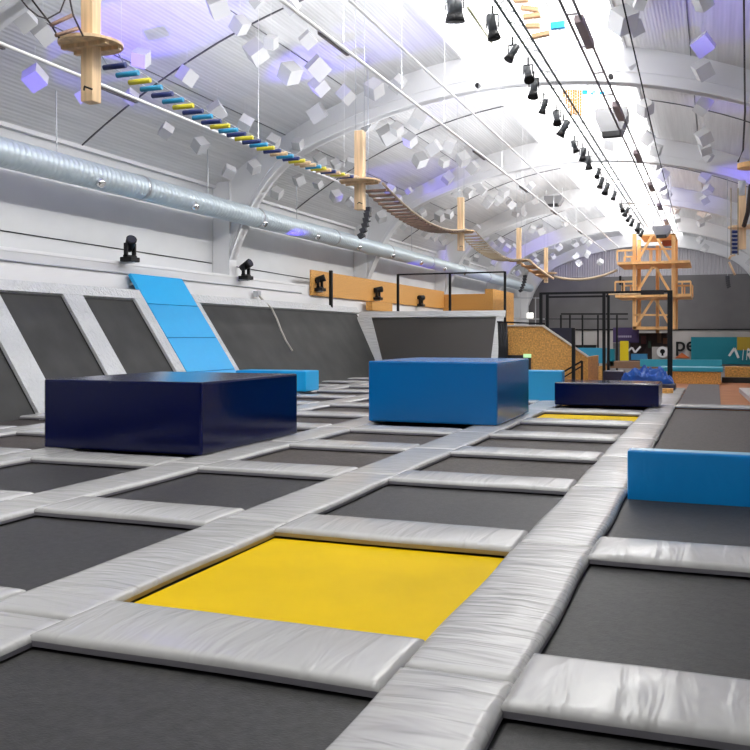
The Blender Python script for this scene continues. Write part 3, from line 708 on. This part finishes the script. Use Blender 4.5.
# coloured logs
cs = 'nbybnbynbnybnynbynwbnywwbywnwywnw'
a = Vector((-6.85, 9.15, 0)); c = Vector((P2.x, P2.y - .55, 0))
pts = bridge(a, c, 4.79, z2, .18, len(cs), None)
cm = {'n': (logn, 'navy'), 'b': (logb, 'blue'), 'y': (logy, 'yellow'), 'w': (wood, 'bare wood')}
for i, (ch, p) in enumerate(zip(cs, pts)):
    o = MB().tube([(p.x - .16, p.y, p.z), (p.x + .16, p.y, p.z)], .034, 10).build('bridge_log', cm[ch][0], loc=tuple(p))
    tag(o, '%s log step, %s from the near post in the hanging log bridge' % (cm[ch][1], nth(i)), 'log', 'logs of the hanging bridge')
for s in (-.12, .12):
    tag(MB().tube([p + Vector((s, 0, .045)) for p in [Vector((P1.x, P1.y + .3, z1))] + pts + [Vector((P2.x, P2.y - .3, z2))]], .008, 5).build('bridge_cable', steelp), 'thin cable along the %s side of the hanging log bridge' % ('left' if s < 0 else 'right'), 'cable')
def plank_bridge(a, b_, za, zb, sag, n, w, label, d=.2, m=woodd, rm=rope, rr_=.02, hand=.0):
    t = thing('plank_bridge', label, 'rope bridge', (a.x, a.y, za))
    ps = bridge(Vector((a.x, a.y, 0)), Vector((b_.x, b_.y, 0)), za, zb, sag, n, None)
    for p in ps[1:-1]: part(MB().cbox(p, (w, d, .04)), 'plank', m, t)
    for s in (-1, 1): part(MB().tube([p + Vector((s * w / 2, 0, .04)) for p in ps], rr_, 6), 'side_rope', rm, t)
plank_bridge(P2 + Vector((.1, .45, 0)), P3 - Vector((0, .4, 0)), z2 - .02, z3, .38, 26, .55, 'hanging brown plank bridge between the second and third posts', rr_=.03)
plank_bridge(P3 + Vector((.1, .4, 0)), P4 - Vector((.1, .4, 0)), z3, z4, .32, 24, .6, 'hanging slatted bridge between the third and fourth posts', d=.16, m=mat('pale slat', (.42, .33, .22), .7))
plank_bridge(P4 + Vector((.1, .4, 0)), P5 + Vector((.2, -.4, 0)), z4 - .0, z5 - .35, .05, 5, .5, 'pair of orange beams from the fourth post to the small far post', d=1.8, m=mat('orange beam', (.55, .27, .10), .6), rm=wood, rr_=.06)
e = TP(617, 270); s_ = at(552, 276, 49)
tag(MB().tube([s_.lerp(e, i / 12) + Vector((0, 0, -1.05 * 4 * (i / 12) * (1 - i / 12) * .32)) for i in range(13)], .07, 8).build('rope_line', rope), 'thick rope line sagging from the last post to the wooden tower', 'rope')
# ladder upwards at the top left
t = thing('rope_ladder', 'short rope ladder rising from the nearest platform at top left', 'ladder', tuple(at(66, 40, 10.3)))
for (u0, v0, u1, v1) in ((51, 25, 73, 15), (56, 35.5, 79, 28)): part(MB().tube([at(u0, v0, 9.9), at(u1, v1, 10.2)], .022, 8), 'rung', woodd, t)
for q in (((59, 38), (50, 23), (32, 0), (28, -12)), ((83, 36), (73, 15), (70, 0), (69, -10))): part(MB().tube([at(u, v, 10.0) for u, v in q], .011, 5), 'rope', dark_rope, t)
tag(MB().tube([at(20, -2, 9.6), at(28, 8, 9.7), at(38, 16, 9.8), at(47, 19, 9.9), at(60, 12, 10), at(66, -3, 10)], .009, 5).build('loose_cable', dark_rope), 'loose dark cable looping beside the rope ladder at top left', 'cable')
cpl = at(45, -12, 10.0); b = MB(); b.prism([(cpl.x + .34 * math.cos(2 * PI * k / 24), cpl.y + .34 * math.sin(2 * PI * k / 24), cpl.z) for k in range(24)], (0, 0, .04))
tag(b.build('platform', wood), 'round wooden platform cut by the top frame edge at the left', 'platform')
# right rope course, at the right frame edge
zr = 25.0
p = at(741, 235, zr)
t = thing('platform_post', 'pine post with ladder and ropes at the right frame edge', 'post', (p.x, p.y, 3.6), 'hanging posts of the rope course')
a1, a2 = at(738, 185, zr), at(746, 249, zr)
part(MB().box((a1.x, a1.y, a2.z), (a2.x, a1.y + .2, a1.z)), 'post', wood, t)
b = MB(); cc = at(744, 228, zr); b.prism([(cc.x + .42 * math.cos(2 * PI * k / 24), cc.y + .42 * math.sin(2 * PI * k / 24), cc.z) for k in range(24)], (0, 0, .05)); part(b, 'platform', wood, t)
for k in range(6): part(MB().tube([at(732, 232 + k * 4, zr - 1), at(737, 232 + k * 4, zr - 1)], .045, 8), 'rung', logn, t)
for u in (731, 738): part(MB().tube([at(u, 188, zr - 1), at(u, 255, zr - 1)], .018, 6), 'ladder_rope', rope, t)
part(MB().tube([at(729, 259, zr - 1), at(731, 256, zr - 1), at(735, 255, zr - 1)], .03, 6).tube([at(729, 262, zr - 1), at(735, 275, zr - 1)], .03, 6), 'lower_log', wood, t)
part(MB().tube([at(751, 185, zr - 2), at(748, 212, zr - 1.5), at(744, 226, zr - 1)], .06, 6), 'knotted_rope', dark_rope, t)
b = MB(); cc = at(752, 168, 17); b.prism([(cc.x + .26 * math.cos(2 * PI * k / 24), cc.y + .26 * math.sin(2 * PI * k / 24), cc.z) for k in range(24)], (0, 0, .09))
t = thing('swing_disc', 'round wooden disc swing hanging at the right frame edge', 'swing', tuple(cc)); part(b, 'seat', wood2, t)
part(MB().tube([at(738, 162, 17), at(743, 150, 17), at(745, 112, 17), cc + Vector((-.15, 0, 4.0))], .02, 6), 'rope', dark_rope, t)
tag(MB().tube([at(741, 195, 24.5), at(742, 181, 24.5)], .10, 10).build('crash_pad', foam), 'pale wrapped roll hung beside the right edge post', 'roll')

# ------------------------------------------------------------------ line-array speakers
def line_array(u, v0, v1, z, du, label):
    n = 6; t = thing('line_array_speaker', label, 'speaker', tuple(at(u, v1, z)), 'hanging black speaker stacks'); 
    for i in range(n):
        f = (i + .5) / n; p = at(u - du * f * f, v0 + (v1 - v0) * f, z); h = (v1 - v0) / n * z / F
        part(MB().cbox(p, (.17, .16, h * .9), Matrix.Rotation(-.6 * f, 3, 'Y')), 'cabinet', mat('speaker grey', (.04, .04, .045), .6), t)
    p = at(u, v0, z); part(MB().tube([p, (p.x, p.y, roofz(p.x) - .02)], .012, 5), 'cable', steelp, t)
line_array(368, 207, 238, 25, 8, 'curved black speaker stack hanging below the second pine post')
line_array(525, 275, 292, 44, 5, 'small curved speaker stack hanging before the grey end wall')
line_array(727.5, 276, 288, 40, -1.5, 'small black speaker stack hanging at the far right')

# ------------------------------------------------------------------ lighting truss
TXx, TZz = -3.45, EYE + 5.8
t = thing('lighting_truss', 'long aluminium lighting truss along the middle of the hall', 'truss', (TXx, 14, TZz))
alu = mat('aluminium', (.10, .12, .12), .4, .4)
w = .11
for dx, dz in ((-w, 0), (w, 0), (0, .19)): part(MB().tube([(TXx + dx, 12, TZz + dz), (TXx + dx, 50.2, TZz + dz)], .026, 6), 'chord', alu, t)
g = MB()
for i in range(95):
    y = 12 + i * .4; s = 1 if i % 2 else -1
    g.bar((TXx - s * w, y, TZz), (TXx + s * w, y + .4, TZz), .012); g.bar((TXx + s * w, y, TZz), (TXx, y + .4, TZz + .19), .012)
part(g, 'lattice', mat('lattice grey', (.30, .34, .34), .4, .4), t)
for y in range(14, 50, 7): part(MB().tube([(TXx, y, TZz + .19), (TXx, y, roofz(TXx) - .02)], .01, 5), 'hanger', steelp, t)
def spot_fixture(c, d, label, s=1.0):
    c = Vector(c); d = Vector(d).normalized()
    t = thing('spot_lamp', label, 'stage light', tuple(c), 'spot lamps under the lighting truss')
    part(MB().tube([c - d * .24 * s, c + d * .08 * s], .085 * s, 12), 'barrel', mat('lamp body', (.05, .055, .06), .45), t)
    part(MB().tube([c + d * .08 * s, c + d * .22 * s], .095 * s, 12, r2=.13 * s).tube([c + d * .22 * s, c + d * .225 * s], .1 * s, 12), 'hood', blackm, t)
    top = c + Vector((0, 0, .34 * s))
    part(MB().bar(c + Vector((.11 * s, 0, 0)), top + Vector((.11 * s, 0, -.1)), .02).bar(c - Vector((.11 * s, 0, 0)), top + Vector((-.11 * s, 0, -.1)), .02).bar(top + Vector((-.11 * s, 0, -.1)), top + Vector((.11 * s, 0, -.1)), .02).bar(top + Vector((0, 0, -.1)), top + Vector((0, 0, .06)), .03), 'yoke', blackm, t)
rr = random.Random(5)
ys = [15.6, 17.2, 18.6, 19.6, 21.2, 22.4, 23.6, 26.0, 27.6, 29.0, 30.6, 32.4, 34.2, 35.8, 39, 41, 43, 45, 47, 48.5, 49.8]
for i, y in enumerate(ys):
    spot_fixture((TXx - .22 + rr.uniform(-.1, .05), y, TZz - .38 + rr.uniform(-.05, .05)), (rr.uniform(-.5, .3), rr.uniform(-.6, .1), -.9), 'black spot lamp, %s from the camera under the long lighting truss' % nth(i), (.95, .75, .85)[i % 3])
# second short bar with two lamps at the top
t = thing('lamp_bar', 'short pale bar carrying two lamps at the top centre of the frame', 'bar', tuple(at(468, 25, 17)))
part(MB().tube([at(440, 2, 17), at(486, -4, 17)], .03, 6).tube([at(440, 2, 17), (at(440, 2, 17).x, at(440, 2, 17).y, roofz(at(440, 2, 17).x) - .02)], .012, 5), 'rail', steelp, t)
part(MB().tube([at(468, 8, 17.5), at(492, 43, 23)], .03, 6), 'diagonal_bar', mat('olive bar', (.3, .3, .2), .5), t)
for i, u in enumerate((452, 457.5)):
    spot_fixture(at(u, 9, 17), (0, .1, -1), 'grey spot lamp, %s of the pair left of the lighting truss at top centre' % ('left' if i == 0 else 'right'), 1.1)
# twin dark track right of the truss
t = thing('cable_track', 'twin dark steel track with boxed sections right of the lighting truss', 'track', (-2.5, 14, EYE + 6))
rail = mat('rail grey', (.17, .15, .16), .5, .3)
for x in (-2.60, -2.38): part(MB().tube([(x, 12, EYE + 6), (x + (.1 if x > -2.5 else 0), 58, EYE + 6)], .028, 6), 'rail', rail, t)
for y in (17.3, 24, 30.5, 37, 43, 49): part(MB().box((-2.5, y, EYE + 5.94), (-2.33, y + 1.7, EYE + 6.08)), 'boxed_section', mat('rail box', (.26, .20, .21), .5), t)
g = MB()
for y in range(13, 58, 2): g.bar((-2.6, y, EYE + 6), (-2.36, y, EYE + 6), .03)
part(g, 'spacers', rail, t)
for y in range(14, 58, 8): part(MB().tube([(-2.6, y, EYE + 6), (-2.6, y, roofz(-2.6) - .02)], .01, 5), 'hanger', steelp, t)
tag(MB().tube([(-1.50, 12, EYE + 6.1), (-1.75, 30, EYE + 6.0), (-1.9, 52, EYE + 5.8)], .016, 5).build('cable', blackm), 'thin black cable crossing the cubes right of the rooflights', 'cable')
# white pipes on the left roof slope
def pipe(x, zr_, y0, y1, r, label, boxes=(), hang=()):
    t = thing('suspended_pipe', label, 'pipe', (x, y0, EYE + zr_))
    part(MB().tube([(x, y0, EYE + zr_), (x, y1, EYE + zr_)], r, 8), 'pipe', white, t)
    for y in boxes: part(MB().box((x - .07, y, EYE + zr_ - .05), (x - .01, y + 1.3, EYE + zr_ + .03)), 'boxed_section', mat('dark box', (.12, .10, .11), .5), t)
    for y in hang: part(MB().tube([(x, y, EYE + zr_), (x, y, roofz(x) - .02)], .0045, 5), 'wire', white, t)
pipe(-6.4, 5.3, 10, 58, .035, 'white suspended pipe with dark boxed sections, crossing the left roof slope', (14.3, 25, 31.5, 38, 46), [12 + 3.3 * i for i in range(12)])
pipe(-5.6, 5.5, 10, 58, .028, 'thinner white suspended pipe just left of the lighting truss', (), [13 + 3.1 * i for i in range(13)])
pipe(-9.6, 4.2, 6, 26, .032, 'white suspended pipe crossing behind the nearest pine post', (9.0, 12.2), [8, 13, 18, 23])

# ------------------------------------------------------------------ unit heaters
def heater(u0, v0, u1, v1, z, label):
    a, c = at(u0, v1, z), at(u1, v0, z); cx = (a.x + c.x) / 2; wx = abs(c.x - a.x) / 2; y = a.y
    t = thing('unit_heater', label, 'heater', (cx, y, a.z), 'white unit heaters under the roof')
    h = c.z - a.z
    b = MB(); b.prism([(cx - wx, y, c.z), (cx + wx, y, c.z), (cx + wx, y, c.z - h * .35), (cx + wx * .6, y, a.z), (cx - wx * .6, y, a.z), (cx - wx, y, c.z - h * .35)], (0, .8, 0)); part(b, 'casing', mat('heater grey', (.24, .24, .25), .5), t)
    part(MB().box((cx - wx * .55, y - .03, a.z - .1), (cx + wx * .55, y + .3, a.z + .05)), 'outlet', black, t)
    for s in (-1, 1): part(MB().tube([(cx + s * wx * .9, y + .4, c.z), (cx + s * wx * .9, y + .4, roofz(cx) - .02)], .03, 6), 'hanger', beam, t)
heater(595, 109, 628, 134, 28, 'grey-white unit heater with black outlet hanging under the rooflights')
heater(544, 196, 563, 205, 48, 'smaller white unit heater left of the spot lamp truss, far away')
heater(652, 226, 671, 236, 44, 'white unit heater hanging before the top of the wooden tower')

# ------------------------------------------------------------------ hanging obstacles under the rooflights
for i, (u, v, w_, h_, s) in enumerate(((521, 0, 14, 2, -.1), (530, 9, 18, 3, -.25), (532, 16, 17, 2, .0), (533, 26, 14, 2, -.1), (541, 35, 17, 4, .1))):
    p = at(u, v, 20); L = w_ * 20 / F
    t = thing('swing_plank', 'pale wooden plank step, %s from the top right of the lighting truss' % nth(i), 'plank', tuple(p), 'hanging plank steps')
    part(MB().cbox(p, (L, .14, .09), Matrix.Rotation(-s, 3, 'Y')), 'plank', mat('aged plank', (.42, .25, .13), .6), t)
    part(MB().tube([p, (p.x, p.y, roofz(p.x) - .02)], .008, 4), 'wire', white, t)
p = at(558, 25.5, 20)
t = thing('swing_log', 'bright blue hanging log beside the twin dark track', 'log', tuple(p)); part(MB().cbox(p, (.32, .14, .14)), 'log', cyan, t); part(MB().tube([p, (p.x, p.y, roofz(p.x) - .02)], .008, 4), 'wire', white, t)
t = thing('climbing_net', 'hanging net of small wooden pegs beyond the main arch', 'net', tuple(at(573, 112, 30)))
g = MB()
for i in range(8):
    u = 564 + i * 2.4
    for k in range(9):
        v = 90 + k * 2.9 + (i % 2) * 1.2
        if u < 562 + k * 1.0: continue
        g.cbox(at(u, v, 30), (.06, .05, .08))
part(g, 'pegs', mat('amber peg', (.50, .24, .05), .6), t)
part(MB().tube([at(574.5, 82, 30), at(574.5, 115, 30)], .012, 5), 'rope', rope, t)
for i, u in enumerate((585, 593, 602)):
    p = at(u, 91, 30); t = thing('swing_log', 'small blue block, %s of three hung right of the wooden peg net' % ('left', 'middle', 'right')[i], 'log', tuple(p), 'blue hanging blocks')
    part(MB().cbox(p, (.17, .12, .2)), 'block', cyan, t); part(MB().tube([p, (p.x, p.y, roofz(p.x) - .02)], .008, 4), 'wire', white, t)

# ------------------------------------------------------------------ hanging foam cubes
CL = {
 'above the duct at the far left': [(25, 20, 26), (43, 33, 26), (35, 78, 27), (83, 96, 17), (131, 97, 17), (166, 131, 17), (200, 145, 18)],
 'above the coloured log bridge': [(141, 58, 22), (187, 76, 22), (217, 111, 21), (245, 124, 19), (240, 25, 21), (218, 6, 28), (257, 2, 15), (292, 6, 18), (273, 142, 17), (298, 144, 14)],
 'high around the first white pipe': [(256, 52, 26), (271, 42, 17), (290, 73, 25), (318, 68, 27), (319, 86, 21), (308, 40, 20), (346, 95, 20), (317, 113, 23), (374, 89, 22), (398, 84, 19), (368, 122, 21), (387, 135, 21), (397, 129, 15), (418, 118, 21), (410, 140, 16)],
 'below the coloured log bridge': [(229, 172, 16), (254, 167, 15), (277, 193, 14), (299, 180, 14), (320, 160, 15), (336, 164, 12), (350, 163, 12), (336, 196, 14), (350, 202, 11), (318, 184, 11)],
 'in the dense upper middle group': [(420, 160, 17), (434, 148, 18), (449, 145, 17), (463, 159, 16), (473, 168, 15), (444, 162, 12), (448, 178, 14), (477, 184, 11), (456, 193, 11), (468, 193, 11), (482, 190, 12)],
 'between third post and lighting truss': [(488, 202, 13), (498, 200, 13), (504, 192, 12), (511, 204, 11), (520, 208, 11), (516, 213, 9), (524, 188, 10), (531, 186, 9), (535, 200, 9), (523, 213, 8), (534, 216, 8), (550, 210, 8), (532, 229, 9), (541, 230, 11), (565, 222, 9)],
 'above the brown plank bridge': [(390, 190, 12), (398, 199, 9), (409, 191, 8), (422, 213, 10), (440, 216, 12), (449, 214, 10)],
 'below the brown plank bridge': [(381, 217, 12), (392, 230, 10), (404, 227, 8), (426, 235, 9), (434, 237, 9), (443, 240, 10)],
 'around the third and fourth posts': [(477, 228, 8), (485, 237, 9), (492, 245, 9), (500, 242, 10), (507, 248, 9), (513, 247, 8), (467, 261, 9), (476, 258, 8), (494, 263, 8)],
 'around the far small post': [(512, 271, 7), (518, 273, 7), (533, 256, 8), (536, 262, 7), (541, 267, 7), (553, 245, 8), (559, 247, 8), (553, 256, 7), (575, 244, 8), (584, 239, 8), (589, 243, 7), (576, 256, 7), (587, 254, 8), (579, 263, 7), (600, 262, 7)],
 'in the row just right of the rooflights': [(623, 20, 30), (637, 70, 24), (645, 108, 18), (647, 138, 17), (656, 150, 14), (657, 163, 14), (663, 175, 13), (661, 186, 12), (666, 194, 11), (670, 202, 11), (675, 209, 11), (677, 219, 8), (682, 229, 6), (634, 28, 20), (640, 3, 15)],
 'in the row nearest the right frame edge': [(703, 2, 20), (703, 45, 25), (703, 70, 22), (703, 106, 19), (704, 137, 18), (705, 148, 15), (708, 157, 11), (702, 162, 12), (705, 177, 13), (708, 190, 11), (705, 200, 10), (703, 211, 12), (708, 216, 8), (701, 223, 8), (707, 232, 8), (700, 240, 7), (705, 248, 8)],
 'under the grey unit heater': [(612, 143, 17)],
 'by the right edge post': [(749, 262, 7)],
}
rr = random.Random(11)
placed = []
for cl, items in CL.items():
    items = sorted(items, key=lambda q: q[0] if 'row' not in cl else -q[2] + q[1] * .5)
    for i, (u, v, s) in enumerate(items):
        s *= .9 if 'row' in cl else .86
        z = .5 * 1.3 * F / s
        for _ in range(400):
            p = at(u, v, z)
            if p.z + .5 < roofz(p.x) and p.x > XL + .9 and p.x < XR - .6 and p.y < 66: break
            z *= .985
        for _ in range(60):
            L = s * z / F / 1.3; p = at(u, v, z)
            if all((p - q).length > .82 * (L + M) for q, M in placed): break
            z *= .965
        placed.append((p, L))
        t = thing('foam_cube', '', 'cube', tuple(p), 'pale foam cubes hanging from the roof')
        if 'row' in cl: t['label'] = 'pale foam cube, %s from camera %s' % (nth(i), cl)
        elif len(items) == 1: t['label'] = 'pale foam cube hanging ' + cl
        else: t['label'] = 'pale foam cube, %s from left among those %s' % (nth(i), cl)
        rot = Matrix.Rotation(rr.uniform(0, 6.3), 3, 'Z') @ Matrix.Rotation(rr.uniform(.45, .8), 3, 'X') @ Matrix.Rotation(rr.uniform(.3, .8), 3, 'Y')
        part(MB().cbox(p, (L, L, L), rot), 'cube', foam, t)
        part(MB().tube([p + Vector((0, 0, L * .6)), (p.x, p.y, roofz(p.x) - .01)], .004, 4), 'wire', white, t)

# small black cctv / sprinkler roundels on the arch
for i, (u, v, lb) in enumerate(((478, 86, 'left'), (611, 77, 'right'))):
    p = onY(u, v, 24.95)
    t = thing('roundel', 'small black round fitting on the main arch, %s of the lighting truss' % lb, 'fitting', tuple(p), 'round fittings on the main arch')
    part(MB().tube([(p.x, 24.86, p.z), (p.x, 24.99, p.z)], .07, 12), 'disc', blackm, t)

# ------------------------------------------------------------------ light
UP = 175; KEY = 540
def area(loc, rot, sx, sy, e, col=(1, 1, 1), name='area_light'):
    l = bpy.data.lights.new(name, 'AREA'); l.shape = 'RECTANGLE'; l.size = sx; l.size_y = sy; l.energy = e; l.color = col
    o = bpy.data.objects.new(name, l); C.objects.link(o); o.location = loc; o.rotation_euler = rot; return o
# added fill strips, not fittings of the hall, aimed up to brighten the roof
for y in (6, 18, 30, 42, 54, 66):
    area((-9.6, y, EYE + 4.30), (0, math.radians(180 + 18), 0), .25, 9, UP, (.93, .95, 1), 'roof_fill')
    area((-6.4, y, EYE + 5.42), (0, math.radians(180 + 25), 0), .25, 9, UP, (.93, .95, 1), 'roof_fill')
    area((3.2, y, EYE + 2.4), (0, math.radians(180 - 35), 0), .25, 9, UP * .22, (.85, .85, 1), 'roof_fill')
for k in range(6):
    y = 4 + 12 * k
    area((-2.5, y, roofz(-2.5) - .12), (0, math.radians(62), 0), .3, 11.5, KEY, (1, .985, .95), 'rooflight_daylight')
def spot(loc, target, e, ang, col=(.16, .10, 1), blend=.5):
    l = bpy.data.lights.new('violet_beam', 'SPOT'); l.energy = e; l.spot_size = math.radians(ang); l.spot_blend = blend; l.color = col; l.shadow_soft_size = .08
    o = bpy.data.objects.new('violet_beam', l); C.objects.link(o); o.location = loc
    o.rotation_euler = (Vector(target) - Vector(loc)).to_track_quat('-Z', 'Y').to_euler(); return o
def roofpt(u, v):
    z = 5.0
    while z < 90:
        p = at(u, v, z)
        if p.z > roofz(p.x) - .05 or p.x < XL: break
        z += .2
    return p
VL = [(150, 20, (-12, 14, 4.0), 34), (35, 60, (-13.5, 9, 4.0), 26), (345, 50, (-13.8, 20.5, 4.0), 26), (400, 175, (-14, 26.5, 4.1), 18), (450, 105, (-14, 32, 4.1), 14), (555, 250, (-13, 46, 4.1), 20), (735, 10, (2.8, 15, 4.0), 20), (690, 175, (2.8, 30, 4), 22), (740, 100, (3, 22, 4), 14), (500, 245, (-14, 38, 4.1), 14)]
for u, v, l, a in VL: spot(l, roofpt(u, v), 2800, a, (.13, .07, 1))
w_ = bpy.data.worlds.new('world'); bpy.context.scene.world = w_; w_.use_nodes = True
w_.node_tree.nodes['Background'].inputs[0].default_value = (.75, .82, .95, 1); w_.node_tree.nodes['Background'].inputs[1].default_value = 1.0
sc = bpy.context.scene
sc.view_settings.view_transform = 'Standard'; sc.view_settings.look = 'None'; sc.view_settings.gamma = 1; sc.view_settings.use_curve_mapping = False
sc.view_settings.exposure = 0.0
for o in bpy.data.objects:
    if '_o' in o: del o['_o']
